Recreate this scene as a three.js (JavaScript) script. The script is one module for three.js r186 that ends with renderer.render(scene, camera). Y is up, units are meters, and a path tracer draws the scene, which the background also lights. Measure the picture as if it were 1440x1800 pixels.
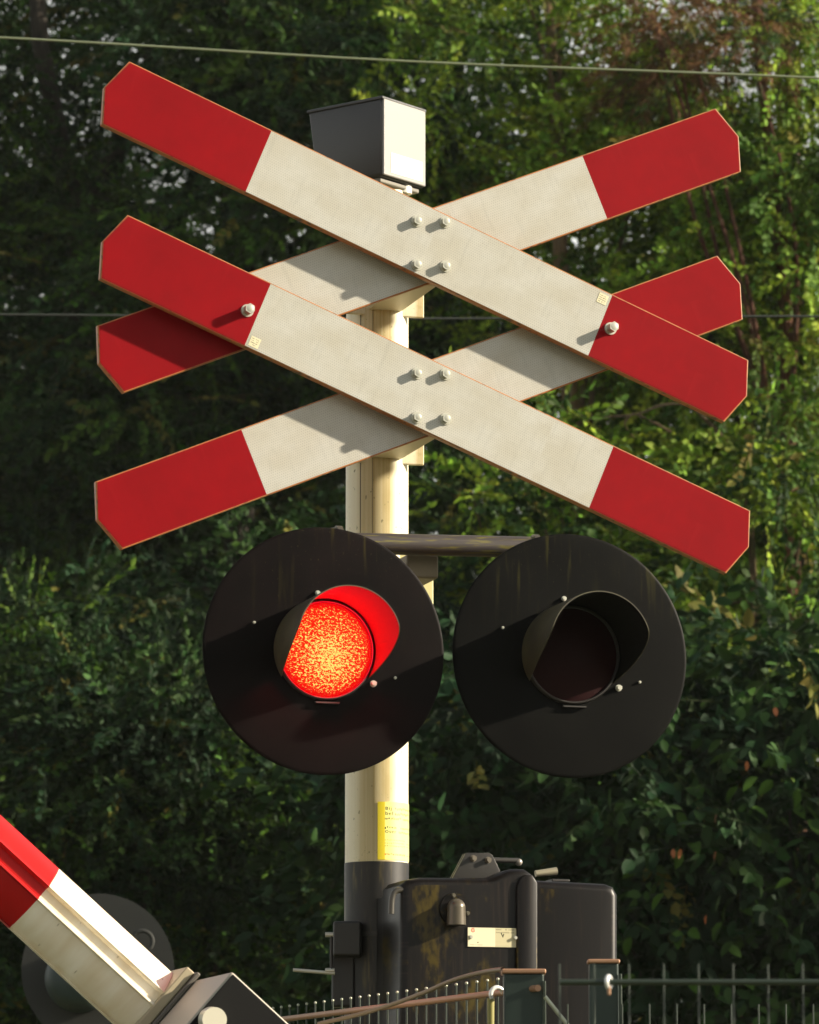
import * as THREE from 'three';
import { mergeGeometries, toCreasedNormals } from 'three/addons/utils/BufferGeometryUtils.js';
import { RoundedBoxGeometry } from 'three/addons/geometries/RoundedBoxGeometry.js';
import { ImprovedNoise } from 'three/addons/math/ImprovedNoise.js';

// ---------------------------------------------------------------- camera, sky, sun, exposure
const scene = new THREE.Scene();
const PITCH = THREE.MathUtils.degToRad(9.2);
const camera = new THREE.PerspectiveCamera(13.334, 0.8, 0.1, 400);
const EYE = new THREE.Vector3(0.0713, 0.95, 9.625 * Math.cos(PITCH));
camera.position.copy(EYE);
camera.rotation.set(PITCH, 0, 0);
camera.focus = 9.45;
camera.userData.fStop = 11;

const SUN_AZ = 84, SUN_EL = 23, SUN_I = 5.0, SKY_I = 0.62;
const toSun = new THREE.Vector3().setFromSphericalCoords(1, THREE.MathUtils.degToRad(90 - SUN_EL), THREE.MathUtils.degToRad(SUN_AZ));
{
  // clear, slightly hazy afternoon sky: pale warm horizon rising to soft blue, brighter round the sun
  const W = 256, H = 128, d = new Float32Array(W * H * 4), v = new THREE.Vector3();
  for (let j = 0; j < H; j++) for (let i = 0; i < W; i++) {
    const el = ((j + 0.5) / H - 0.5) * Math.PI, az = ((i + 0.5) / W - 0.5) * 2 * Math.PI;
    v.set(Math.cos(el) * Math.cos(az), Math.sin(el), Math.cos(el) * Math.sin(az));
    const h = Math.pow(1 - Math.max(0, v.y), 1.7), g = Math.pow(Math.max(0, v.dot(toSun)), 6) * 0.35;
    const k = (j * W + i) * 4;
    d[k] = 0.19 + 0.80 * h + g; d[k + 1] = 0.22 + 0.76 * h + g * 0.92; d[k + 2] = 0.27 + 0.62 * h + g * 0.75; d[k + 3] = 1;
  }
  const t = new THREE.DataTexture(d, W, H, THREE.RGBAFormat, THREE.FloatType);
  t.mapping = THREE.EquirectangularReflectionMapping; t.magFilter = t.minFilter = THREE.LinearFilter; t.needsUpdate = true;
  scene.background = t; scene.environment = t;
  scene.backgroundIntensity = SKY_I; scene.environmentIntensity = SKY_I;
}
scene.fog = new THREE.FogExp2(new THREE.Color().setRGB(0.86, 0.92, 0.84), 0.0003);
const sun = new THREE.DirectionalLight(new THREE.Color(1, 0.88, 0.70), SUN_I);
sun.position.copy(toSun).multiplyScalar(60); sun.name = 'sun';
sun.castShadow = true; sun.shadow.radius = 2.6; sun.shadow.mapSize.set(4096, 4096);
Object.assign(sun.shadow.camera, { left: -25, right: 25, top: 25, bottom: -25, near: 1, far: 160 });
scene.add(sun, sun.target);

const renderer = new THREE.WebGLRenderer({ antialias: true });
renderer.toneMapping = THREE.LinearToneMapping;
renderer.toneMappingExposure = 2.2;
renderer.shadowMap.enabled = true;

// ---------------------------------------------------------------- helpers
function mulberry(a) { return () => { a |= 0; a = a + 0x6D2B79F5 | 0; let t = Math.imul(a ^ a >>> 15, 1 | a); t = t + Math.imul(t ^ t >>> 7, 61 | t) ^ t; return ((t ^ t >>> 14) >>> 0) / 4294967296; }; }
const N = new ImprovedNoise(), R = THREE.MathUtils.degToRad;
const fbm = (x, y, z = 0, o = 4) => { let s = 0, a = 0.5; for (let i = 0; i < o; i++) { s += a * N.noise(x, y, z + i * 7.3); x *= 2.03; y *= 2.03; z *= 2.03; a *= 0.5; } return s; };
const clamp = (x, a = 0, b = 1) => Math.min(b, Math.max(a, x));
const sm = (a, b, x) => { const t = clamp((x - a) / (b - a)); return t * t * (3 - 2 * t); };
const used = {};
const numbered = n => { const k = used[n] = (used[n] ?? -1) + 1; return k ? `${n}_${String(k).padStart(3, '0')}` : n; };
function tag(o, label, category, group, kind) {
  if (label) o.userData.label = label; if (category) o.userData.category = category;
  if (group) o.userData.group = group; if (kind) o.userData.kind = kind; return o;
}
function thing(name, label, category, pos = [0, 0, 0], turn = 0, group) {
  const g = new THREE.Group(); g.name = numbered(name); g.position.set(...pos); g.rotation.y = turn; scene.add(g);
  return tag(g, label, category, group);
}
function part(name, geo, mat, parent, at, rot) {
  if (Array.isArray(geo)) geo = mergeGeometries(geo.map(g => { g = g.index ? g.toNonIndexed() : g; for (const k of Object.keys(g.attributes)) if (!['position', 'normal', 'uv'].includes(k)) g.deleteAttribute(k); return g; }));
  const m = new THREE.Mesh(geo, mat); m.name = name; m.castShadow = m.receiveShadow = true;
  if (at) m.position.set(...at); if (rot) m.rotation.set(...rot);
  parent.add(m); return m;
}
// measuring: the photograph's pixel (1440 x 1800) -> the point at a given depth plane of the place
const FP = 7700, FWD = new THREE.Vector3(0, Math.sin(PITCH), -Math.cos(PITCH)), UPV = new THREE.Vector3(0, Math.cos(PITCH), Math.sin(PITCH));
const ray = (x, y) => FWD.clone().addScaledVector(new THREE.Vector3(1, 0, 0), (x - 720) / FP).addScaledVector(UPV, -(y - 900) / FP);
const at = (x, y, z) => { const r = ray(x, y); return EYE.clone().addScaledVector(r, (z - EYE.z) / r.z); };
const PSI = R(16), NRM = new THREE.Vector3(Math.sin(PSI), 0, Math.cos(PSI)), TAN = new THREE.Vector3(Math.cos(PSI), 0, -Math.sin(PSI));
// the same on the plane that faces like the signs, s metres before the post's axis: [across, up]
const loc = (x, y, s) => { const r = ray(x, y), k = (s - EYE.dot(NRM)) / r.dot(NRM), p = EYE.clone().addScaledVector(r, k); return [p.dot(TAN), p.y]; };

// ---- textures
function dataTex(w, h, f, { srgb = true, rx = 1, ry = 1, clampEdge = false } = {}) {
  const d = new Uint8Array(w * h * 4);
  for (let j = 0; j < h; j++) for (let i = 0; i < w; i++) { const c = f(i / w, j / h, i, j), k = (j * w + i) * 4; d[k] = clamp(c[0], 0, 255); d[k + 1] = clamp(c[1], 0, 255); d[k + 2] = clamp(c[2], 0, 255); d[k + 3] = 255; }
  const t = new THREE.DataTexture(d, w, h); t.magFilter = t.minFilter = THREE.LinearFilter;
  t.wrapS = t.wrapT = clampEdge ? THREE.ClampToEdgeWrapping : THREE.RepeatWrapping; t.repeat.set(rx, ry);
  if (srgb) t.colorSpace = THREE.SRGBColorSpace; t.needsUpdate = true; return t;
}
const mix = (a, b, t) => [0, 1, 2].map(i => a[i] + (b[i] - a[i]) * t);
const periodic = (u, v, f, seed) => { // tileable noise on a torus-ish blend
  const a = fbm(u * f, v * f, seed), b = fbm((u - 1) * f, v * f, seed), c = fbm(u * f, (v - 1) * f, seed), d = fbm((u - 1) * f, (v - 1) * f, seed);
  return (a * (1 - u) + b * u) * (1 - v) + (c * (1 - u) + d * u) * v;
};

// ---- materials
const std = (c, rough = 0.6, metal = 0, extra = {}) => new THREE.MeshPhysicalMaterial({ color: Array.isArray(c) ? new THREE.Color().setRGB(...c) : c, roughness: rough, metalness: metal, ...extra });
// honeycomb cells of the reflective sheeting: 5 mm pitch
const hexBump = (u, v) => { const a = u * 20, b = v * 24; const r = Math.floor(b) & 1; const x = (a + r * 0.5) % 1 - 0.5, y = b % 1 - 0.5; return Math.hypot(x, y * 0.83); };
const sheetTex = dataTex(2048, 384, (u, v) => {
  const X = u * 0.82, Y = v * 0.154; const d = hexBump(X * 10, Y * 8.3);
  let k = d < 0.17 ? 0.86 : d < 0.25 ? 0.93 : 1;
  const run = sm(0.05, 0.45, fbm(u * 70, v * 1.6, 4)), pat = fbm(u * 9, v * 3, 8), fine = fbm(u * 60, v * 14, 2);
  k *= 1 - 0.03 * run - 0.04 * clamp(0.5 + pat * 1.6) + 0.03 * fine; k *= 1 - 0.10 * sm(0.035, 0.0, Math.min(v, 1 - v)) * clamp(0.5 + fbm(u * 30, v * 2, 6) * 3);
  const sp = fbm(u * 300, v * 60, 13); if (sp > 0.42) k *= 0.8;
  const warm = clamp(0.4 + pat * 1.2);
  return [183 * k, (182 - 3 * warm) * k, (174 - 9 * warm) * k];
}, { rx: 1 / 0.82, ry: 1 / 0.154 });
let M; M = {
  white: std([1, 1, 1], 0.38, 0, { map: sheetTex }),
  red: std([0.42, 0.008, 0.012], 0.35),
  redDirt: null,
  core: std([1, 1, 1], 0.5, 0, { map: dataTex(512, 512, (u, v) => { const a = periodic(u, v, 7, 3), b = periodic(u, v, 40, 8); let c = mix([150, 92, 46], [178, 118, 62], clamp(0.5 + a * 2)); c = mix(c, [84, 66, 50], sm(0.05, 0.3, a + b * 0.7)); return mix(c, [196, 176, 140], sm(0.2, 0.4, b)); }, { rx: 2, ry: 2 }) }),
  zinc: std([0.55, 0.54, 0.46], 0.42, 0.75),
  steelDark: std([0.03, 0.028, 0.026], 0.5, 0.2),
  greyPlastic: null, cream: null,
};
{
  const t = dataTex(512, 512, (u, v) => { const n = 0.9 * periodic(u, v, 2, 3) + 0.2 * periodic(u, v, 16, 9); return mix(mix([138, 1, 13], [118, 1, 11], clamp(0.5 + n * 1.6)), [150, 40, 42], 0.16 * sm(0.12, 0.4, fbm(u * 22, v * 2.2, 15))); }, { rx: 2, ry: 2 });
  M.red = std([1, 1, 1], 0.5, 0, { map: t, specularIntensity: 0.2 });
}

// ================================================================= GROUND
{
  const g = new THREE.PlaneGeometry(400, 400, 1, 1); g.rotateX(-Math.PI / 2);
  const t = dataTex(512, 512, (u, v) => mix([58, 66, 34], [92, 88, 56], clamp(0.5 + periodic(u, v, 6, 5) * 1.6 + periodic(u, v, 40, 8) * 0.8)), { rx: 100, ry: 100 });
  const m = part('ground', g, std([1, 1, 1], 0.95, 0, { map: t }), scene, [0, 0, -20]);
  m.userData.kind = 'structure';
}

// ================================================================= SIGNAL POST
const post = thing('signal_post', 'tall cream steel post with black base carrying the crossed signs and lamps', 'signal post');
{
  // weathered cream paint with seams, runs and grime (u goes once round the post)
  const creamTex = dataTex(1024, 1024, (u, v) => {
    let c = [226, 219, 190]; const du = u > 0.5 ? u - 1 : u, face = sm(0.13, 0.05, du) * sm(-0.12, -0.07, du) * (0.55 + 0.45 * sm(-0.4, 0.4, fbm(u * 90, v * 0.8, 21)));
    c = mix(c, [178, 158, 104], face * 0.75);
    const st = fbm(u * 40, v * 1.2, 2), gr = fbm(u * 9, v * 14, 4);
    c = mix(c, [164, 144, 88], (0.35 + 0.65 * face) * clamp(sm(0.02, 0.45, st) * 0.55 + sm(0.05, 0.5, gr) * 0.35));
    const spot = fbm(u * 60, v * 120, 12); if (spot > 0.36) c = mix(c, [96, 92, 60], 0.6);
    return c;
  }, { rx: 1, ry: 1 });
  M.cream = std([1, 1, 1], 0.45, 0, { map: creamTex });
  const blackTex = dataTex(512, 512, (u, v) => {
    let c = [20, 18, 16]; const a = fbm(u * 14, v * 10, 6) + 0.6 * fbm(u * 60, v * 30, 9);
    const g = sm(0.05, 0.5, a) * sm(0.2, 1, v); c = mix(c, [104, 92, 46], g * 0.75); return c;
  });
  M.postBlack = std([1, 1, 1], 0.5, 0.0, { map: blackTex });
  const r = 0.0688, yb = 1.716;
  const up = new THREE.CylinderGeometry(r, r, 3.24 - yb, 64, 1); up.translate(0, yb + (3.24 - yb) / 2, 0);
  part('shaft', up, M.cream, post);
  const lo = new THREE.CylinderGeometry(r + 0.0012, r + 0.0012, yb, 64, 1); lo.translate(0, yb / 2, 0);
  part('black_base', lo, M.postBlack, post);
  // thin pressed seams down the front
  const seamMat = std([0.13, 0.11, 0.07], 0.8);
  for (const [t, w, a, b] of [[-0.036, 0.0018, 2.05, 3.1], [-0.009, 0.0012, 2.05, 3.1]]) {
    const z = Math.sqrt(r * r - t * t), ang = Math.atan2(t, z);
    const g = new THREE.BoxGeometry(w, b - a, 0.0012);
    part('seam', g, seamMat, post, [t, (a + b) / 2, z + 0.0001], [0, ang, 0]);
  }
  const cap = new THREE.CylinderGeometry(0.05, r + 0.003, 0.02, 48); part('cap', cap, M.cream, post, [0, 3.25, 0]);
  part('neck', new THREE.CylinderGeometry(0.021, 0.021, 0.13, 32), std([0.6, 0.58, 0.5], 0.4, 0.2), post, [0.056, 3.265, 0.02]);
  part('neck_collar', new THREE.CylinderGeometry(0.030, 0.030, 0.018, 32), std([0.6, 0.58, 0.5], 0.4, 0.2), post, [0.056, 3.262, 0.02]);
  // stand-off brackets for the two crosses, with their clamp plates
  const brMat = std([0.62, 0.56, 0.40], 0.5, 0.1);
  for (const y of [3.003, 2.673]) {
    const g = new RoundedBoxGeometry(0.082, 0.14, 0.285, 3, 0.006);
    const b = part('bracket', g, brMat, post); b.position.copy(NRM).multiplyScalar(0.055 + 0.285 / 2); b.position.y = y - 0.005; b.rotation.y = PSI;
    const p = part('clamp_plate', new RoundedBoxGeometry(0.185, 0.15, 0.008, 3, 0.0035), M.cream, post);
    p.position.copy(NRM).multiplyScalar(0.05).addScaledVector(TAN, 0.0); p.position.y = y - 0.01; p.rotation.y = PSI;
  }
  // yellow notice wrapped round the sunny side
  const cv = document.createElement('canvas'); cv.width = 512; cv.height = 640; const x = cv.getContext('2d');
  x.fillStyle = '#eeea86'; x.fillRect(0, 0, 512, 640); x.fillStyle = '#d8c62a'; x.fillRect(0, 0, 60, 640);
  x.fillStyle = '#3f3d22'; x.font = 'bold 50px sans-serif';
  x.fillText('Bij', 60, 90); x.fillText('bel', 60, 145); x.font = 'bold 44px sans-serif'; x.fillText('Over', 60, 345);
  const rnd = mulberry(5);
  const scribble = (px, py, w, h) => { for (let i = 0; i < w;) { const a = 8 + rnd() * 16; x.fillRect(px + i, py - h * (0.6 + rnd() * 0.4), a * 0.55, h * (0.5 + rnd() * 0.3)); i += a; } };
  for (const [px, py, w, h] of [[150, 90, 250, 30], [150, 145, 210, 30], [60, 198, 150, 30], [240, 198, 140, 26], [60, 300, 110, 30], [210, 300, 160, 22], [190, 345, 220, 22]]) scribble(px, py, w, h);
  x.fillStyle = '#77723a'; for (const [px, py, w] of [[60, 430, 210], [60, 462, 190], [300, 462, 110], [60, 494, 200], [300, 494, 90]]) scribble(px, py, w, 14);
  x.fillStyle = '#d8462a'; scribble(60, 590, 200, 24); scribble(300, 590, 90, 14);
  const t = new THREE.CanvasTexture(cv); t.colorSpace = THREE.SRGBColorSpace;
  const y0 = at(690, 1511, 0.07).y, y1 = at(690, 1409, 0.07).y;
  const g = new THREE.CylinderGeometry(r + 0.0012, r + 0.0012, y1 - y0, 40, 1, true, R(2), R(112));
  part('yellow_notice', g, std([1, 1, 1], 0.4, 0, { map: t, side: THREE.DoubleSide }), post, [0, (y0 + y1) / 2, 0]);
  // rusty strap and guard box on the black base, left of the post
  const gb = part('guard_bracket', new RoundedBoxGeometry(0.06, 0.075, 0.09, 3, 0.006), std([0.014, 0.013, 0.012], 0.45), post, at(611, 1652, 0.06).toArray());
  part('guard_bracket', new RoundedBoxGeometry(0.05, 0.12, 0.05, 3, 0.006), std([0.014, 0.013, 0.012], 0.45), post, at(604, 1722, 0.03).toArray());
  for (const py of [1643, 1706]) { const p = at(580, py, 0.08); part('bolt', new THREE.CylinderGeometry(0.006, 0.006, 0.02, 6), M.zinc, post, p.toArray(), [0, 0, Math.PI / 2]); }
  const p0 = at(583, 1640, 0.08), p1 = at(583, 1706, 0.08);
  part('rod', new THREE.CylinderGeometry(0.004, 0.004, p0.y - p1.y, 10), M.steelDark, post, [p0.x, (p0.y + p1.y) / 2, p0.z]);
  part('rod', new THREE.CylinderGeometry(0.004, 0.004, 0.09, 10), M.zinc, post, at(552, 1708, 0.08).toArray(), [0, 0, Math.PI / 2 - 0.08]);
  part('strap', new THREE.CylinderGeometry(r + 0.006, r + 0.006, 0.01, 48), M.steelDark, post, [0, at(663, 1641, 0.07).y, 0]);
}

// ================================================================= GREY BOX ON TOP OF THE POST
{
  const th = R(38), near = at(672, 170, 0.125), H = 0.178;
  const b = thing('junction_box', 'dark grey box with one pale grey side on top of the post', 'junction box', [0, 0, 0]);
  const L = 0.212, D = 0.156;
  const a = new THREE.Vector3(-Math.cos(th), 0, -Math.sin(th)), c = new THREE.Vector3(Math.sin(th), 0, -Math.cos(th));
  const base = near.clone().addScaledVector(a, L / 2).addScaledVector(c, D / 2); base.y = near.y - H;
  b.position.copy(base);
  b.rotation.y = Math.atan2(a.z, -a.x); // local -x runs along the long dark side
  const g = new RoundedBoxGeometry(L, H, D, 5, 0.008); g.translate(0, H / 2, 0);
  const p = g.attributes.position; // the end away from us narrows towards its foot
  for (let i = 0; i < p.count; i++) { const x = p.getX(i), y = p.getY(i); p.setX(i, x + (x < 0 ? 1 : 0) * (1 - y / H) * 0.028 * (-x / (L / 2))); }
  g.computeVertexNormals();
  const grain = dataTex(256, 256, (u, v) => { const n = 128 + 127 * periodic(u, v, 40, 7); return [n, n, n]; }, { srgb: false, rx: 1, ry: 1 });
  const pm = std([0.03, 0.03, 0.031], 0.45, 0, { bumpMap: grain, bumpScale: 0.0006 });
  part('body', toCreasedNormals(g, 0.6), pm, b);
  part('pale_face', new RoundedBoxGeometry(0.006, H - 0.006, D - 0.006, 4, 0.0028), std([0.27, 0.265, 0.25], 0.35, 0, { bumpMap: grain, bumpScale: 0.0004 }), b, [L / 2, H / 2, 0]);  // the brighter side comes from this paler panel colour
  part('white_patch', new RoundedBoxGeometry(0.001, 0.045, D * 0.72, 2, 0.0004), std([0.75, 0.74, 0.70], 0.4), b, [L / 2 + 0.0034, 0.034, -0.006]);  // plain white patch low on the pale panel
  const lip = new RoundedBoxGeometry(L + 0.004, 0.008, D + 0.004, 3, 0.003); part('lid', lip, pm, b, [0, H - 0.001, 0]);
  const ft = new RoundedBoxGeometry(L * 0.8, 0.012, D * 0.9, 3, 0.004); part('foot', ft, std([0.16, 0.15, 0.12], 0.6), b, [0.01, -0.006, 0]);
}

// ================================================================= CROSSED WARNING SIGNS
const hexGeo = (hl, tip, hw, th, bev = 0.0015) => {
  const s = new THREE.Shape(); s.moveTo(-hl, hw); s.lineTo(hl, hw); s.lineTo(tip, 0); s.lineTo(hl, -hw); s.lineTo(-hl, -hw); s.lineTo(-tip, 0); s.closePath();
  const g = new THREE.ExtrudeGeometry(s, { depth: th - 2 * bev, bevelEnabled: true, bevelThickness: bev, bevelSize: bev, bevelOffset: -bev, bevelSegments: 2 }); g.translate(0, 0, -th + bev); return g;
};
const CORE = hexGeo(0.743, 0.7695, 0.0755, 0.018);
const sheet = pts => { const s = new THREE.Shape(pts.map(p => new THREE.Vector2(...p))); const g = new THREE.ExtrudeGeometry(s, { depth: 0.0012, bevelEnabled: false }); return g; };
const IN = 0.0028, WHITE = sheet([[-0.409, -0.0755 + IN], [0.409, -0.0755 + IN], [0.409, 0.0755 - IN], [-0.409, 0.0755 - IN]]);
const REDR = sheet([[0.4092, -0.0755 + IN], [0.743 - IN, -0.0755 + IN], [0.7695 - IN, 0], [0.743 - IN, 0.0755 - IN], [0.4092, 0.0755 - IN]]);
const REDL = sheet([[-0.4092, -0.0755 + IN], [-0.743 + IN, -0.0755 + IN], [-0.7695 + IN, 0], [-0.743 + IN, 0.0755 - IN], [-0.4092, 0.0755 - IN]].reverse());
function boltGeos(head = 0.011, proud = 0.012) {
  const w = new THREE.CylinderGeometry(head * 1.25, head * 1.3, 0.003, 28); w.rotateX(Math.PI / 2); w.translate(0, 0, 0.0015);
  const s = new THREE.CylinderGeometry(head * 1.02, head * 1.02, proud, 6); s.rotateX(Math.PI / 2); s.translate(0, 0, 0.003 + proud / 2);
  const c = new THREE.SphereGeometry(head * 0.98, 24, 10, 0, 6.2832, 0, 1.2); c.scale(1, 0.28, 1); c.rotateX(Math.PI / 2); c.translate(0, 0, 0.003 + proud - 0.002);
  return [w, s, c];
}
function labelTex(seed) {
  const cv = document.createElement('canvas'); cv.width = cv.height = 64; const x = cv.getContext('2d'), rnd = mulberry(seed);
  x.fillStyle = '#d3ccab'; x.fillRect(0, 0, 64, 64); x.fillStyle = '#6e6a50';
  for (let j = 0; j < 4; j++) for (let i = 0; i < 6; i++) if (rnd() < 0.75) x.fillRect(8 + i * 8, 10 + j * 13, 3 + rnd() * 4, 4 + rnd() * 3);
  const t = new THREE.CanvasTexture(cv); t.colorSpace = THREE.SRGBColorSpace; return t;
}
function crossbuck(label, cy, front, linkAt, stickerAt) {
  const S = 0.41, o = NRM.clone().multiplyScalar(S).addScaledVector(TAN, 0.0035); o.y = cy;
  const c = thing('crossbuck', label, 'railway crossing sign', o.toArray(), PSI, 'crossed red and white boards on the post');
  for (const [k, ang] of [['front', -22.3], ['back', 22.3]]) {
    const pl = part('board', CORE, M.core, c, k === 'front' ? [0, 0, 0] : [0.005, 0.004, -0.045], [0, 0, R(ang)]);
    const wm = M.white.clone(); wm.map = sheetTex.clone(); wm.map.offset.set(k === 'front' ? cy : cy * 2.3, 0.5); wm.map.needsUpdate = true;
    for (const [n, g, m] of [['white_panel', WHITE, wm], ['red_panel', REDL, M.red], ['red_panel', REDR, M.red]]) part(n, g, m, pl, [0, 0, 0.0001]);
    if (k === 'front') part('inspection_sticker', new THREE.BoxGeometry(0.022, 0.022, 0.0006), std([1, 1, 1], 0.5, 0, { map: labelTex(stickerAt[2]) }), pl, [stickerAt[0], stickerAt[1], 0.0017]);
  }
  for (const [x, y] of [[-0.031, 0.0475], [0.0315, 0.049], [-0.0315, -0.0475], [0.032, -0.047]]) part('bolt', boltGeos(0.0100, 0.011), M.zinc, c, [x, y, 0.0014]);
  const ln = part('link_bolt', boltGeos(0.0108, 0.024), M.zinc, c, [linkAt[0], linkAt[1], 0.0014]);
  // the distance pieces that hold the two boards apart
  const d = new THREE.CylinderGeometry(0.012, 0.012, 0.027, 16); d.rotateX(Math.PI / 2);
  for (const [x, y] of [[-0.031, 0], [0.031, 0]]) part('spacer', d, M.zinc, c, [x, y, -0.0316]);
  const d2 = d.clone(); part('spacer', d2, M.zinc, c, [linkAt[0], linkAt[1], -0.0316]);
  return c;
}
crossbuck('upper pair of crossed red and white boards, just below the grey box', 3.0025, true, [0.4015, -0.161], [0.392, 0.056, 3]);
crossbuck('lower pair of crossed red and white boards, just above the two round lamps', 2.6725, true, [-0.401, 0.162], [-0.392, -0.058, 8]);

// ================================================================= LAMP ARM
{
  const s = 0.40, A = loc(640, 957, s), B = loc(952, 962, s);
  const arm = thing('lamp_arm', 'mossy dark steel tube across the post between the two round lamps', 'lamp arm', NRM.clone().multiplyScalar(s).setY(A[1]).toArray(), PSI);
  const tex = dataTex(512, 128, (u, v) => { let c = [62, 56, 54]; const n = fbm(u * 24, v * 8, 3); c = mix(c, [112, 106, 38], sm(0.02, 0.3, n) * 0.8); return mix(c, [120, 110, 112], sm(0.0, 0.5, fbm(u * 60, v * 5, 8)) * 0.35); });
  const tm = std([1, 1, 1], 0.5, 0.15, { map: tex });
  const y1 = B[1] - A[1], len = B[0] - A[0] + 0.1;
  const g = new THREE.CylinderGeometry(0.0225, 0.0225, len, 32); g.rotateZ(Math.PI / 2);
  part('tube', g, tm, arm, [(A[0] + B[0]) / 2 - 0.03, y1 / 2, 0], [0, 0, Math.atan2(y1, len)]);
  for (const [x, e] of [[B[0] - 0.01, 1], [A[0] - 0.06, -1]]) { // the elbows that reach down to each lamp housing
    const c = new THREE.CatmullRomCurve3([new THREE.Vector3(x, y1, 0), new THREE.Vector3(x + 0.03 * e, y1 - 0.008, 0.004), new THREE.Vector3(x + 0.055 * e, y1 - 0.05, 0.01), new THREE.Vector3(x + 0.06 * e, y1 - 0.16, 0.012)]);
    part('elbow', new THREE.TubeGeometry(c, 24, 0.0235, 20, false), tm, arm);
    const col = new THREE.CylinderGeometry(0.0265, 0.0265, 0.012, 28); col.rotateZ(Math.PI / 2); part('collar', col, tm, arm, [x - 0.004 * e, y1, 0]);
  }
  // gusset back to the post and its bright fixing plate
  part('gusset', new RoundedBoxGeometry(0.07, 0.05, 0.30, 2, 0.005), std([0.22, 0.17, 0.10], 0.6), arm, [0.0, -0.035, -0.19]);
  const fm = std([0.62, 0.58, 0.28], 0.5);
  const q = loc(742, 1010, 0.05);
  part('fixing_plate', new RoundedBoxGeometry(0.20, 0.17, 0.008, 2, 0.003), fm, arm, [0.012, q[1] - A[1] - 0.03, -0.345]);
  part('bolt', boltGeos(0.012, 0.012), std([0.25, 0.2, 0.12], 0.6, 0.4), arm, [0.078, q[1] - A[1] + 0.005, -0.34]);
}

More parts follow.
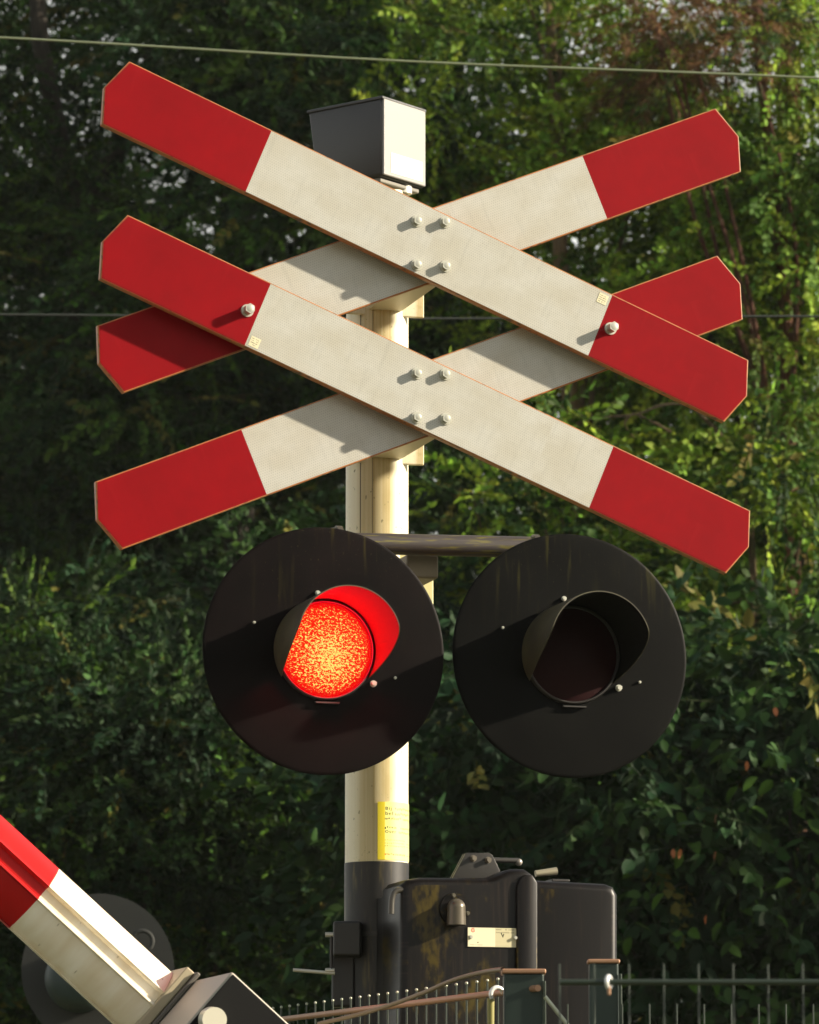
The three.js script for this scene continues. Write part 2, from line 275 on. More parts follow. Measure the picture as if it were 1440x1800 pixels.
// ================================================================= FLASHING LAMPS
const lampR = 0.2568;
function discTex(seed, warm) {
  return dataTex(1024, 1024, (u, v) => { // u,v across the disc
    let c = warm ? [11, 6, 6] : [7, 7, 6]; c = c.map(k => k * (1 + 1.1 * fbm(u * 5, v * 5, seed + 9)));
    const up = sm(0.42, 0.98, v);
    const st = fbm(u * 46, v * 3.2, seed), sp = fbm(u * 130, v * 60, seed + 5), br = fbm(u * 7, v * 2, seed + 2);
    c = mix(c, [70, 66, 24], sm(0.06, 0.34, st) * up * sm(-0.25, 0.25, br + 0.25 * (1 - Math.abs(u - 0.5) * 3)) * 0.55);
    if (sp > 0.36) c = mix(c, [70, 68, 36], 0.6 * clamp(up));
    return c;
  });
}
function lamp(label, t, cy, lit, seed) {
  const S = 0.52, o = NRM.clone().multiplyScalar(S).addScaledVector(TAN, t); o.y = cy;
  const L = thing('crossing_lamp', label, 'signal lamp', o.toArray(), PSI, 'round crossing lamps below the signs');
  const dm = std([1, 1, 1], 0.5, 0, { map: discTex(seed, lit), specularIntensity: 0.14 });
  // backing disc, very slightly dished, with a rolled rim
  const prof = [[0.098, 0], [0.17, 0.0005], [0.25, -0.004], [lampR - 0.0008, -0.0055], [lampR, -0.007], [lampR - 0.0012, -0.009], [0.25, -0.008], [0.17, -0.0035], [0.098, -0.004]].map(p => new THREE.Vector2(...p));
  const dg = new THREE.LatheGeometry(prof, 160); dg.rotateX(Math.PI / 2);
  { const p = dg.attributes.position, uv = dg.attributes.uv; for (let i = 0; i < p.count; i++) uv.setXY(i, 0.5 + p.getX(i) / (2.04 * lampR), 0.5 + p.getY(i) / (2.04 * lampR)); }
  part('backing_disc', dg, dm, L);
  const hm = std([0.045, 0.043, 0.035], 0.5);
  const hs = new THREE.LatheGeometry([[0.001, -0.20], [0.06, -0.198], [0.09, -0.18], [0.108, -0.12], [0.112, -0.012], [0.10, -0.010]].map(p => new THREE.Vector2(...p)), 64); hs.rotateX(Math.PI / 2);
  part('housing', hs, hm, L);
  // lens
  const ld = new THREE.SphereGeometry(0.30, 64, 24, 0, Math.PI * 2, 0, Math.asin(0.0985 / 0.30)); ld.rotateX(Math.PI / 2); ld.translate(0, 0, -0.30 * Math.cos(Math.asin(0.0985 / 0.30)) + 0.004);
  { const p = ld.attributes.position, uv = ld.attributes.uv; for (let i = 0; i < p.count; i++) uv.setXY(i, 0.5 + p.getX(i) / 0.2, 0.5 + p.getY(i) / 0.2); }
  let lm;
  if (lit) {
    const em = dataTex(512, 512, (u, v) => {
      const x = u - 0.5, y = v - 0.5, r = Math.hypot(x, y) * 2;
      const a = fbm(u * 30, v * 46, 2, 3), b = fbm(u * 64, v * 100, 6, 2);
      const hot = Math.exp(-(((x - 0.02) / 0.30) ** 2 + ((y + 0.08) / 0.30) ** 2));
      const s = sm(-0.10, 0.15, a * 0.75 + b * 0.9 + (hot - 0.6) * 0.3) * sm(1.0, 0.82, r);
      let c = mix([215, 0, 8], [250, 34, 12], sm(1.0, 0.75, r));
      return mix(c, [255, 224, 112], s);
    });
    lm = std([0.02, 0.0, 0.0], 0.9, 0, { specularIntensity: 0, emissive: 0xffffff, emissiveMap: em, emissiveIntensity: 0.52 });
  } else lm = std([0.014, 0.0012, 0.002], 0.6, 0, { specularIntensity: 0.25 });
  part('lens', ld, lm, L);
  const rg = new THREE.LatheGeometry([[0.0975, 0.0005], [0.0985, 0.010], [0.1005, 0.012], [0.1035, 0.010], [0.1045, 0.0005]].map(p => new THREE.Vector2(...p)), 96); rg.rotateX(Math.PI / 2);
  part('lens_ring', rg, std([0.018, 0.016, 0.015], 0.45), L);
  // visor: a scarf-cut tube, full length above, nothing below
  const NT = 120, NL = 10, r0 = 0.1062, r1 = 0.1086, LEN = 0.198, pos = [], idx = [], uvs = [];
  const a0 = R(122);
  const len = a => LEN * Math.pow(sm(1.0, 0.58, Math.abs(a) / a0), 0.55);
  const vert = (a, k, r) => { const f = k / NL; pos.push(Math.sin(a) * r, Math.cos(a) * r, 0.0005 + len(a) * f); uvs.push((a / a0 + 1) / 2, f); return pos.length / 3 - 1; };
  const grid = [[], []];
  for (let s = 0; s < 2; s++) for (let i = 0; i <= NT; i++) { const a = -a0 + 2 * a0 * i / NT; grid[s].push([]); for (let k = 0; k <= NL; k++) grid[s][i].push(vert(a, k, s ? r1 : r0)); }
  for (let s = 0; s < 2; s++) for (let i = 0; i < NT; i++) for (let k = 0; k < NL; k++) { const [a, b, c, d] = [grid[s][i][k], grid[s][i + 1][k], grid[s][i + 1][k + 1], grid[s][i][k + 1]]; s ? idx.push(a, d, b, b, d, c) : idx.push(a, b, d, b, c, d); }
  for (let i = 0; i < NT; i++) { const a = grid[0][i][NL], b = grid[0][i + 1][NL], c = grid[1][i + 1][NL], d = grid[1][i][NL]; idx.push(a, b, d, b, c, d); }
  const mk = ix => { const vg = new THREE.BufferGeometry(); vg.setAttribute('position', new THREE.Float32BufferAttribute(pos, 3)); vg.setAttribute('uv', new THREE.Float32BufferAttribute(uvs, 2)); vg.setIndex(ix); return toCreasedNormals(vg, 0.7); };
  const q6 = NT * NL * 6;
  const vt = dataTex(256, 256, (u, v) => mix([46, 42, 32], [80, 76, 48], clamp(0.45 + fbm(u * 8, v * 3, seed) * 0.9)));
  const vis = part('visor', mk(idx.slice(q6)), std([1, 1, 1], 0.5, 0, { map: vt, side: THREE.DoubleSide }), L);
  part('lining', mk(idx.slice(0, q6)), std(lit ? [0.05, 0.004, 0.006] : [0.004, 0.004, 0.004], 0.8, 0, { side: THREE.DoubleSide, specularIntensity: 0.3 }), vis);  // red tint puts part of the lens glow into the lining colour
  part('bolt', boltGeos(0.0055, 0.008), M.zinc, L, [0.103, -0.066, 0.001]);
  part('bolt', boltGeos(0.0042, 0.005), M.zinc, L, [-0.016, 0.118, 0.001]);
  part('bolt', boltGeos(0.0024, 0.003), M.zinc, L, [-0.150, 0.052, 0.0005]);
  part('bolt', boltGeos(0.0024, 0.003), M.zinc, L, [0.150, -0.052, 0.0005]);
  part('drain_clip', new THREE.BoxGeometry(0.05, 0.003, 0.012), M.steelDark, L, [0.004, -0.109, 0.006]);
  if (lit) {
    const p = new THREE.PointLight(new THREE.Color(1, 0.0, 0.015), 0.25, 3, 2); p.position.set(0.0, 0.01, 0.04); p.shadow.radius = 1; p.castShadow = true; p.name = 'lamp_glow'; L.add(p);
  }
  return L;
}
lamp('round black crossing lamp glowing red, hanging before the post', -0.256, 2.1085, true, 11);
lamp('unlit round black crossing lamp with dark lens on the sunny side of the post', 0.2765, 2.1175, false, 31);

// ================================================================= BARRIER DRIVE CABINET
{
  const s0 = 0.28, D = thing('barrier_drive', 'black mossy barrier drive cabinet with white plate at the foot of the post', 'barrier machine', [0, 0, 0], PSI);
  const tex = dataTex(1024, 1024, (u, v) => {
    let c = [20, 16, 14]; const st = fbm(u * 60, v * 2.5, 3), b = fbm(u * 5, v * 3, 8), g = fbm(u * 40, v * 20, 5);
    c = mix(c, [60, 50, 42], sm(0.0, 0.4, st) * 0.7); c = mix(c, [122, 110, 26], sm(0.12, 0.55, b + 0.5 * g + (u < 0.4 ? 0.08 : -0.08)) * 0.75); return c;
  }, { rx: 2.2, ry: 2.2 });
  const dk = std([0.40, 0.36, 0.32], 0.38, 0, { map: tex, specularIntensity: 0.5 });
  const ext = (px, s, depth, bev, name, mat = dk) => {
    const sh = new THREE.Shape(px.map(p => new THREE.Vector2(...loc(p[0], p[1], s))));
    const g = new THREE.ExtrudeGeometry(sh, { depth: depth - 2 * bev, bevelEnabled: true, bevelThickness: bev, bevelSize: bev, bevelOffset: -bev, bevelSegments: 4 });
    g.translate(0, 0, s - depth + bev); return part(name, toCreasedNormals(g, 0.6), mat, D);
  };
  const low = 2650; // runs down to the ground
  ext([[706, 1556], [716, 1546], [740, 1542], [852, 1543], [866, 1540], [892, 1529], [903, 1527], [924, 1527], [936, 1535], [944, 1550], [944, low], [700, low]].reverse(), s0, 0.16, 0.016, 'front_cover');
  ext([[909, 1560], [914, 1546], [924, 1537], [936, 1538], [945, 1552], [945, low], [909, low]].reverse(), s0 + 0.008, 0.05, 0.003, 'flange');
  ext([[930, 1546], [1066, 1553], [1080, 1558], [1088, 1572], [1090, low], [930, low]].reverse(), s0 - 0.03, 0.34, 0.018, 'housing');
  ext([[700, 1570], [742, 1560], [742, low], [688, low]].reverse(), s0 - 0.05, 0.22, 0.01, 'side_door', std([0.022, 0.021, 0.020], 0.45));
  // carrying handle
  const hp = [[742, 1565], [712, 1563], [697, 1567], [692, 1578], [690, 1606]].map(p => { const q = loc(p[0], p[1], s0); return new THREE.Vector3(q[0], q[1], s0 - 0.01); });
  part('handle', new THREE.TubeGeometry(new THREE.CatmullRomCurve3(hp), 30, 0.0065, 12), std([0.07, 0.065, 0.055], 0.35, 0.3), D);
  // lifting lug on top
  const lug = (s, dx) => ext([[795 + dx, 1544], [818 + dx, 1501], [824 + dx, 1499], [860 + dx, 1499], [866 + dx, 1503], [879 + dx, 1530], [879 + dx, 1544]].reverse(), s, 0.006, 0.001, 'lifting_lug', std([0.03, 0.028, 0.026], 0.4, 0.3));
  lug(s0 - 0.05, 0); lug(s0 - 0.115, -3);
  for (const [x, y] of [[832, 1509], [858, 1512]]) { const q = loc(x, y, s0 - 0.05); part('lug_bolt', boltGeos(0.0055, 0.008), std([0.16, 0.14, 0.11], 0.5, 0.5), D, [q[0], q[1], s0 - 0.05]); }
  { const a = loc(868, 1512, s0 - 0.08), b = loc(912, 1514, s0 - 0.08); const g = new THREE.CylinderGeometry(0.006, 0.006, b[0] - a[0], 14); g.rotateZ(Math.PI / 2); part('lug_pin', g, M.steelDark, D, [(a[0] + b[0]) / 2, a[1], s0 - 0.08]); part('lug_pin_head', new THREE.SphereGeometry(0.008, 20, 14), std([0.3, 0.27, 0.24], 0.4, 0.5), D, [b[0], b[1] - 0.002, s0 - 0.08]); }
  { const a = loc(945, 1536, s0 - 0.12), b = loc(975, 1531, s0 - 0.12); const g = new THREE.CylinderGeometry(0.0085, 0.007, b[0] - a[0] + 0.01, 18); g.rotateZ(-Math.PI / 2 + 0.14); part('latch_pin', g, std([0.34, 0.31, 0.22], 0.45, 0.5), D, [(a[0] + b[0]) / 2, (a[1] + b[1]) / 2, s0 - 0.12]); }
  { const a = loc(985, 1548, s0 - 0.1); part('latch_plate', new RoundedBoxGeometry(0.04, 0.006, 0.05, 2, 0.002), M.steelDark, D, [a[0], a[1], s0 - 0.12]); }
  // key cover: a dome-topped cap hanging over a round plate
  { const q = loc(797, 1602, s0), z = s0;
    const p = new THREE.CylinderGeometry(0.034, 0.035, 0.008, 40); p.rotateX(Math.PI / 2); part('key_plate', p, dk, D, [q[0] + 0.003, q[1] + 0.004, z + 0.003]);
    const c = new THREE.CylinderGeometry(0.0195, 0.0205, 0.036, 28), h = new THREE.SphereGeometry(0.0195, 28, 12, 0, 6.2832, 0, Math.PI / 2); c.translate(0, -0.018, 0);
    part('key_cap', [c, h], std([0.10, 0.085, 0.06], 0.3, 0.35), D, [q[0], q[1] + 0.006, z + 0.022]);
    part('bolt', boltGeos(0.0038, 0.005), std([0.12, 0.11, 0.08], 0.4, 0.5), D, [q[0] - 0.002, q[1] + 0.033, z + 0.006]); part('bolt', boltGeos(0.0038, 0.005), std([0.12, 0.11, 0.08], 0.4, 0.5), D, [q[0] + 0.029, q[1] - 0.004, z + 0.006]);
  }
  // white data plate
  { const a = loc(822, 1664, s0), b = loc(908, 1632, s0);
    const cv = document.createElement('canvas'); cv.width = 384; cv.height = 144; const x = cv.getContext('2d'), rnd = mulberry(77);
    x.fillStyle = '#ded6b6'; x.fillRect(0, 0, 384, 144); x.fillStyle = '#c0b995'; x.fillRect(214, 0, 170, 144);  // right part filled darker, a slight shade painted into the plate
    x.strokeStyle = '#c9543c'; x.lineWidth = 6; x.beginPath(); x.arc(40, 20, 13, 0.4, 5.6); x.stroke(); x.fillStyle = '#c9543c'; x.fillRect(34, 16, 20, 6);
    x.fillStyle = '#7b775c'; for (let j = 0; j < 2; j++) for (let i = 220; i < 360; i += 9) if (rnd() < 0.7) x.fillRect(i, 8 + j * 22, 5, 9);
    x.fillStyle = '#8d876a'; for (let i = 20; i < 110; i += 8) if (rnd() < 0.6) x.fillRect(i, 128, 5, 5);
    x.strokeStyle = '#35321f'; x.lineWidth = 7; x.beginPath(); x.moveTo(258, 34); x.lineTo(274, 66); x.lineTo(282, 44); x.stroke();
    x.fillStyle = '#5c583e'; x.beginPath(); x.arc(78, 112, 5, 0, 7); x.fill();
    const t = new THREE.CanvasTexture(cv); t.colorSpace = THREE.SRGBColorSpace;
    part('data_plate', new THREE.BoxGeometry(b[0] - a[0], b[1] - a[1], 0.0025), std([1, 1, 1], 0.45, 0, { map: t }), D, [(a[0] + b[0]) / 2, (a[1] + b[1]) / 2, s0 + 0.0015]);
    for (const x of [a[0] + 0.006, b[0] - 0.004]) part('bolt', boltGeos(0.0035, 0.004), M.zinc, D, [x, (a[1] + b[1]) / 2, s0 + 0.002]);
  }
}

// ================================================================= BARRIER BOOM
{
  const s = 0.62, A = loc(293, 1733, s), Q = loc(108, 1530, s), T0 = loc(22, 1435, s), T1 = loc(310, 1700, s);
  const dir = Math.atan2(T0[1] - T1[1], T0[0] - T1[0]); // up along the boom
  const B = thing('barrier_boom', 'raised red and white striped barrier arm rising beside the post', 'barrier arm', NRM.clone().multiplyScalar(s).addScaledVector(TAN, A[0]).setY(A[1]).toArray(), PSI);
  const ux = Math.cos(dir), uy = Math.sin(dir), px = uy, py = -ux; // u along, p across (towards the sun side)
  // across offsets measured on the top and bottom edges
  const off = q => (q[0] - A[0]) * px + (q[1] - A[1]) * py, along = q => (q[0] - A[0]) * ux + (q[1] - A[1]) * uy;
  const top = off(T1), bot = off(loc(22, 1633, s)), w = top - bot, red0 = along(Q);
  const f = v => top - w * v; // v: 0 at the top edge, 1 at the bottom edge
  const prof = [[f(0.0), -0.075], [f(0.02), -0.055], [f(0.10), -0.028], [f(0.20), -0.004], [f(0.30), 0.016], [f(0.335), 0.024], [f(0.36), 0.033], [f(0.385), 0.030], [f(0.40), 0.022], [f(0.53), 0.024], [f(0.545), 0.034], [f(0.57), 0.035], [f(0.585), 0.028], [f(0.75), 0.022], [f(0.93), 0.002], [f(0.985), -0.012], [f(1.0), -0.008], [f(1.0), -0.020], [f(0.97), -0.055], [f(0.8), -0.085], [f(0.2), -0.092]];
  const boomSeg = (a, b) => { // sweep the profile from a to b along the boom
    const pos = [], uv = [], idx = [], n = prof.length;
    for (const [k, q] of [[0, a], [1, b]]) prof.forEach(([c, d], i) => { pos.push(ux * q + px * c, uy * q + py * c, d); uv.push(q, i / n); });
    for (let i = 0; i < n; i++) { const j = (i + 1) % n; idx.push(i, i + n, j, j, i + n, j + n); }
    const c0 = pos.length / 3; prof.forEach(([c, d]) => pos.push(ux * b + px * c, uy * b + py * c, d)); prof.forEach((_, i) => uv.push(0, 0));
    const tri = THREE.ShapeUtils.triangulateShape(prof.map(p => new THREE.Vector2(...p)), []); for (const t of tri) idx.push(c0 + t[0], c0 + t[1], c0 + t[2]);
    const g = new THREE.BufferGeometry(); g.setAttribute('position', new THREE.Float32BufferAttribute(pos, 3)); g.setAttribute('uv', new THREE.Float32BufferAttribute(uv, 2)); g.setIndex(idx); return toCreasedNormals(g, 0.8);
  };
  const wt = dataTex(512, 128, (u, v) => { const n = fbm(u * 12, v * 4, 3); let c = mix([240, 232, 214], [212, 192, 156], clamp(0.3 + n)); if (fbm(u * 50, v * 50, 9) > 0.4) c = mix(c, [120, 105, 80], 0.6); return c; }, { rx: 2 });
  const bw = std([1, 1, 1], 0.32, 0, { map: wt, side: THREE.DoubleSide }), brd = std([0.40, 0.004, 0.004], 0.4, 0, { specularIntensity: 0.4, side: THREE.DoubleSide });
  let q = 0;
  for (const [e, m, n] of [[red0, bw, 'white_band'], [red0 + 0.5, brd, 'red_band'], [red0 + 1.0, bw, 'white_band'], [red0 + 1.5, brd, 'red_band'], [red0 + 2.0, bw, 'white_band'], [red0 + 2.5, brd, 'red_band']]) { part(n, boomSeg(q, e), m, B); q = e; }
  const at2 = (a, c) => [ux * a + px * c, uy * a + py * c];
  const box = (a0, a1, c0, c1, z0, z1, name, m, r = 0.004) => { const g = new RoundedBoxGeometry(a1 - a0, c1 - c0, z1 - z0, 3, r); const [x, y] = at2((a0 + a1) / 2, (c0 + c1) / 2); return part(name, g, m, B, [x, y, (z0 + z1) / 2], [0, 0, dir]); };
  // the rotated box's own y runs against p, so c runs from bottom to top
  const flip = (a0, a1, c0, c1, ...r) => box(a0, a1, c0, c1, ...r);
  flip(-0.020, 0.0, bot - 0.006, top + 0.008, -0.10, 0.044, 'collar', std([0.34, 0.29, 0.19], 0.5, 0.2), 0.003);
  flip(-0.030, -0.0205, bot - 0.012, top + 0.012, -0.11, 0.055, 'collar', std([0.10, 0.09, 0.075], 0.5, 0.3), 0.003);
  const zf = 0.34, eB = loc(398, 1698, s + zf), aB = Math.min(-0.031, along(eB)), tB = off(eB);
  flip(aB - 0.30, aB, tB - 0.24, tB, -0.10, zf, 'boom_holder', std([0.36, 0.33, 0.27], 0.5, 0.0), 0.005);
  flip(aB - 0.296, aB - 0.004, tB - 0.236, tB - 0.004, zf + 0.0005, zf + 0.006, 'holder_cover', std([0.006, 0.006, 0.006], 0.6, 0, { specularIntensity: 0.25 }), 0.002);
  const h = loc(370, 1794, s + zf); const hub = new THREE.CylinderGeometry(0.024, 0.026, 0.03, 32); hub.rotateX(Math.PI / 2);
  part('pivot_hub', hub, std([0.6, 0.57, 0.46], 0.4, 0.2), B, [h[0] - A[0], h[1] - A[1], zf + 0.02]);
  // the stand the arm pivots on
  part('stand', new RoundedBoxGeometry(0.2, A[1] - 0.22, 0.2, 3, 0.01), std([0.03, 0.028, 0.026], 0.5), B, [0.14, -A[1] + (A[1] - 0.22) / 2, -0.02]);
}

// ================================================================= LAMP ACROSS THE TRACK, SEEN FROM BEHIND
{
  const z = -5.2, c = at(172, 1705, z), rr = 0.255;
  const L = thing('far_crossing_lamp', 'grey back of a round crossing lamp half hidden behind the raised barrier arm', 'signal lamp', [c.x, 0, z]);
  const g1 = std([0.035, 0.036, 0.034], 0.7, 0, { specularIntensity: 0.4 }), g2 = std([0.015, 0.03, 0.03], 0.5);
  const d = new THREE.CylinderGeometry(rr, rr, 0.006, 96); d.rotateX(Math.PI / 2); part('backing_disc', d, g1, L, [0, c.y, 0]);
  const hs = new THREE.LatheGeometry([[0.001, 0.19], [0.07, 0.185], [0.1, 0.15], [0.112, 0.06], [0.114, 0.0]].map(p => new THREE.Vector2(...p)), 48); hs.rotateX(Math.PI / 2); part('housing', hs, g2, L, [-0.06, c.y - 0.03, 0.004]);
  const q = at(250, 1655, z + 0.06); const tor = new THREE.TorusGeometry(0.035, 0.007, 12, 40, Math.PI); part('handle', tor, g1, L, [q.x - c.x, q.y, 0.06], [0, 0, -0.7]);
  part('pole', new THREE.CylinderGeometry(0.06, 0.06, c.y + 0.1, 40), g1, L, [-0.05, (c.y + 0.1) / 2, -0.12]);
  part('mount', new RoundedBoxGeometry(0.1, 0.06, 0.14, 2, 0.005), g2, L, [-0.05, c.y - 0.02, -0.06]);
}

// ================================================================= FENCES
{
  const gm = std([0.022, 0.034, 0.022], 0.4, 0.15), dark = std([0.018, 0.032, 0.026], 0.45, 0.2), rust = std([0.34, 0.19, 0.11], 0.5, 0.25), tipm = std([0.42, 0.44, 0.34], 0.35, 0.5);
  const wire = (x, z, y0, y1, r) => { const g = new THREE.CylinderGeometry(r, r, y1 - y0, 8); g.translate(x, (y0 + y1) / 2, z); return g; };
  // near panel on the sunny side: vertical wires 50 mm apart behind one double rail
  const zA = EYE.z - 6.35, ra = at(984, 1727, zA), rb = at(1417, 1727, zA);
  const f1 = thing('mesh_fence', 'green wire mesh fence with short spikes, nearest, in front of the leafy bush', 'fence', [ra.x, 0, zA]);
  const Lf = 1.9, tr = new THREE.CylinderGeometry(0.0042, 0.0042, Lf, 12); tr.rotateZ(Math.PI / 2);
  part('rail', tr, gm, f1, [Lf / 2, ra.y, 0.005]); part('rail', tr, gm, f1, [Lf / 2, ra.y - 0.2, 0.005]);
  for (let i = 0; i < 38; i++) part('wire', wire(0.0, -0.004, 0.1, ra.y + 0.027, 0.0012), gm, f1, [0.0 + i * 0.0502 - (i ? 0 : 0), 0, 0]);
  part('fence_post', new RoundedBoxGeometry(0.05, ra.y - 0.05, 0.05, 2, 0.005), dark, f1, [1.7, (ra.y - 0.05) / 2, -0.05]);
  // second panel behind it with a capped post
  const zB = EYE.z - 8.1, sa = at(950, 1765, zB), sb = at(1062, 1692, zB);
  const f2 = thing('mesh_fence', 'second green wire fence with a capped square post, behind the nearest', 'fence', [sa.x, 0, zB]);
  for (let i = 0; i < 36; i++) part('wire', wire(0, 0, 0.1, sa.y, 0.0015), gm, f2, [0.05 + i * 0.0502, 0, 0]);
  const tr2 = new THREE.CylinderGeometry(0.004, 0.004, 1.85, 10); tr2.rotateZ(Math.PI / 2); part('rail', tr2, gm, f2, [0.93, sa.y - 0.07, 0.006]);
  part('fence_post', new RoundedBoxGeometry(0.054, sb.y, 0.04, 2, 0.004), dark, f2, [sb.x - sa.x, sb.y / 2, -0.03]);
  part('post_cap', new RoundedBoxGeometry(0.06, 0.008, 0.046, 2, 0.003), rust, f2, [sb.x - sa.x, sb.y + 0.003, -0.03]);
  part('post_edge', new RoundedBoxGeometry(0.006, sb.y - 0.02, 0.006, 2, 0.002), gm, f2, [sb.x - sa.x + 0.03, (sb.y - 0.02) / 2, -0.008]);
  // panel that runs away towards the post
  const zC = EYE.z - 8.15, c0 = at(946, 1737, zC);
  const far = at(643, 1775, EYE.z - 8.15 * 1.1);
  const f3 = thing('mesh_fence', 'receding wire fence with rusty top rail and fine spikes below the black cabinet', 'fence', [c0.x, 0, c0.z]);
  const dv = new THREE.Vector3(far.x - c0.x, 0, far.z - c0.z), stepN = dv.length(), un = dv.clone().normalize();
  const Lr = 2.2, y0 = c0.y - 0.0, rail = new THREE.CylinderGeometry(0.0062, 0.0062, Lr, 12); rail.rotateZ(Math.PI / 2);
  const rr = part('rail', rail, rust, f3, [un.x * Lr / 2, y0, un.z * Lr / 2]); rr.rotation.y = Math.atan2(-un.z, un.x);
  const nW = 42;
  for (let i = 0; i < nW; i++) { const p = un.clone().multiplyScalar(0.025 + i * 0.0515); const wv = part('wire', [wire(0, 0, 0.1, y0 + 0.026, 0.0018)], gm, f3, [p.x - 0.004, 0, p.z - 0.006]); part('wire_tip', new THREE.SphereGeometry(0.0030, 8, 6), tipm, wv, [0, y0 + 0.026, 0]); }  // pale tips put the sun caught by the spikes into colour
  // corner post: green box section with brown cap
  { const pa = at(886, 1704, zC), pb = at(957, 1704, zC), wv = pb.x - pa.x;
    const g = thing('fence_corner_post', 'dark green box post with brown capped top where the wire fences meet', 'fence post', [(pa.x + pb.x) / 2, 0, zC - 0.06]);
    part('body', new RoundedBoxGeometry(wv, pa.y - 0.006, 0.07, 2, 0.004), dark, g, [0, (pa.y - 0.006) / 2, 0]);
    part('cap', new RoundedBoxGeometry(wv + 0.008, 0.009, 0.08, 2, 0.003), rust, g, [0, pa.y - 0.002, 0]);
    part('corner_strip', new RoundedBoxGeometry(0.007, pa.y - 0.02, 0.007, 2, 0.002), gm, g, [wv / 2, (pa.y - 0.02) / 2, 0.036]);
    const lp = [[884, 1704], [850, 1709], [800, 1722], [750, 1743], [700, 1762], [640, 1781], [560, 1800]].map((p, i) => at(p[0], p[1], zC - 0.08 - i * 0.09).sub(g.position));
    part('bent_pipe', new THREE.TubeGeometry(new THREE.CatmullRomCurve3(lp), 60, 0.0045, 10), std([0.16, 0.13, 0.08], 0.5, 0.2), g);
    const b0 = at(958, 1752, zC + 0.01), b1 = at(990, 1792, zC + 0.01), bd = b1.clone().sub(b0); const br = new THREE.CylinderGeometry(0.004, 0.004, bd.length() * 2.5, 10);
    const m = part('brace', br, tipm, g, b0.clone().addScaledVector(bd, 1.25).sub(g.position).toArray()); m.quaternion.setFromUnitVectors(new THREE.Vector3(0, 1, 0), bd.normalize());
  }
  // insulating clips on the rails
  const clipM = std([0.75, 0.76, 0.74], 0.25, 0.3);
  { const p = at(871, 1745, EYE.z - 8.3), k = thing('rail_clip', 'pale metal hook clipped over the rusty fence rail', 'clip', p.toArray());
    part('hook', new THREE.TorusGeometry(0.0135, 0.0042, 12, 36, 3.6), clipM, k, [0.003, -0.004, 0.008], [0, 0.5, 0.1]);
    part('stem', new THREE.CylinderGeometry(0.007, 0.0065, 0.05, 14), std([0.24, 0.22, 0.06], 0.5), k, [-0.009, -0.036, 0.008]); }
  { const p = at(1070, 1727, zA), k = thing('rail_clip', 'white metal ring wrapped round the nearest fence rail', 'clip', p.toArray());
    part('ring', new THREE.TorusGeometry(0.0085, 0.0032, 12, 32), clipM, k, [0, 0, 0.005], [0, R(68), 0]);
    part('tab', new RoundedBoxGeometry(0.005, 0.014, 0.006, 2, 0.002), rust, k, [0, -0.012, 0.009]); }
}

// ================================================================= OVERHEAD WIRES
function cable(label, p, q, z, r, mat) {
  const a = at(p[0], p[1], z), b = at(q[0], q[1], z), d = b.clone().sub(a), A = a.clone().addScaledVector(d, -2.5), B = b.clone().addScaledVector(d, 2.5);
  const mid = a.clone().lerp(b, 0.5); mid.y -= 0.012;
  const pts = [A, a, mid, b, B].map(v => v.clone().sub(A));
  const o = thing('overhead_wire', label, 'wire', A.toArray());
  part('cable', new THREE.TubeGeometry(new THREE.CatmullRomCurve3(pts), 80, r, 8), mat, o);
}
cable('thin pale green wire crossing the trees above the signs', [22, 67], [1417, 136], -4.2, 0.0038, std([0.30, 0.33, 0.20], 0.4, 0.3));
cable('dark faint wire passing behind the crossed signs', [22, 553], [1417, 556], -6.0, 0.0042, std([0.045, 0.05, 0.042], 0.5, 0.1));

// ================================================================= TREES AND BUSHES
const rng = mulberry(20240);
const rr_ = (a, b) => a + (b - a) * rng();
const gauss = () => (rng() + rng() + rng() - 1.5) * 0.9;
const barkTex = dataTex(256, 512, (u, v) => { const n = fbm(u * 18, v * 7, 3), m = periodic(u, v, 5, 6); return mix([44, 36, 28], [98, 82, 62], clamp(0.45 + n * 1.3 + m * 0.4)); }, { rx: 1, ry: 1 });
const barkH = dataTex(256, 512, (u, v) => { const n = 128 + 250 * fbm(u * 18, v * 7, 3); return [n, n, n]; }, { srgb: false });
const bark = std([0.34, 0.34, 0.34], 0.9, 0, { map: barkTex, bumpMap: barkH, bumpScale: 0.02 });
const pineBark = std([1.5, 0.62, 0.34], 0.9, 0, { map: barkTex, bumpMap: barkH, bumpScale: 0.02 });
const paleBark = std([1.7, 1.5, 1.1], 0.9, 0, { map: barkTex, bumpMap: barkH, bumpScale: 0.01 });
function limb(pts, r0, r1, seg = 20, rad = 9) { // tapered bent tube
  const c = new THREE.CatmullRomCurve3(pts.map(p => p.isVector3 ? p : new THREE.Vector3(...p))), fr = c.computeFrenetFrames(seg), pos = [], uv = [], idx = [], L = c.getLength();
  for (let i = 0; i <= seg; i++) { const t = i / seg, p = c.getPointAt(t), r = r0 + (r1 - r0) * t;
    for (let j = 0; j <= rad; j++) { const a = j / rad * Math.PI * 2, k = r * (1 + 0.12 * N.noise(Math.cos(a) * 1.5 + i * 0.3, Math.sin(a) * 1.5, p.y * 2)); const v = p.clone().addScaledVector(fr.normals[i], Math.cos(a) * k).addScaledVector(fr.binormals[i], Math.sin(a) * k); pos.push(v.x, v.y, v.z); uv.push(j / rad * 2, t * L * 1.2); } }
  for (let i = 0; i < seg; i++) for (let j = 0; j < rad; j++) { const a = i * (rad + 1) + j, b = a + rad + 1; idx.push(a, a + 1, b, b, a + 1, b + 1); }
  const g = new THREE.BufferGeometry(); g.setAttribute('position', new THREE.Float32BufferAttribute(pos, 3)); g.setAttribute('uv', new THREE.Float32BufferAttribute(uv, 2)); g.setIndex(idx); g.computeVertexNormals(); return g;
}
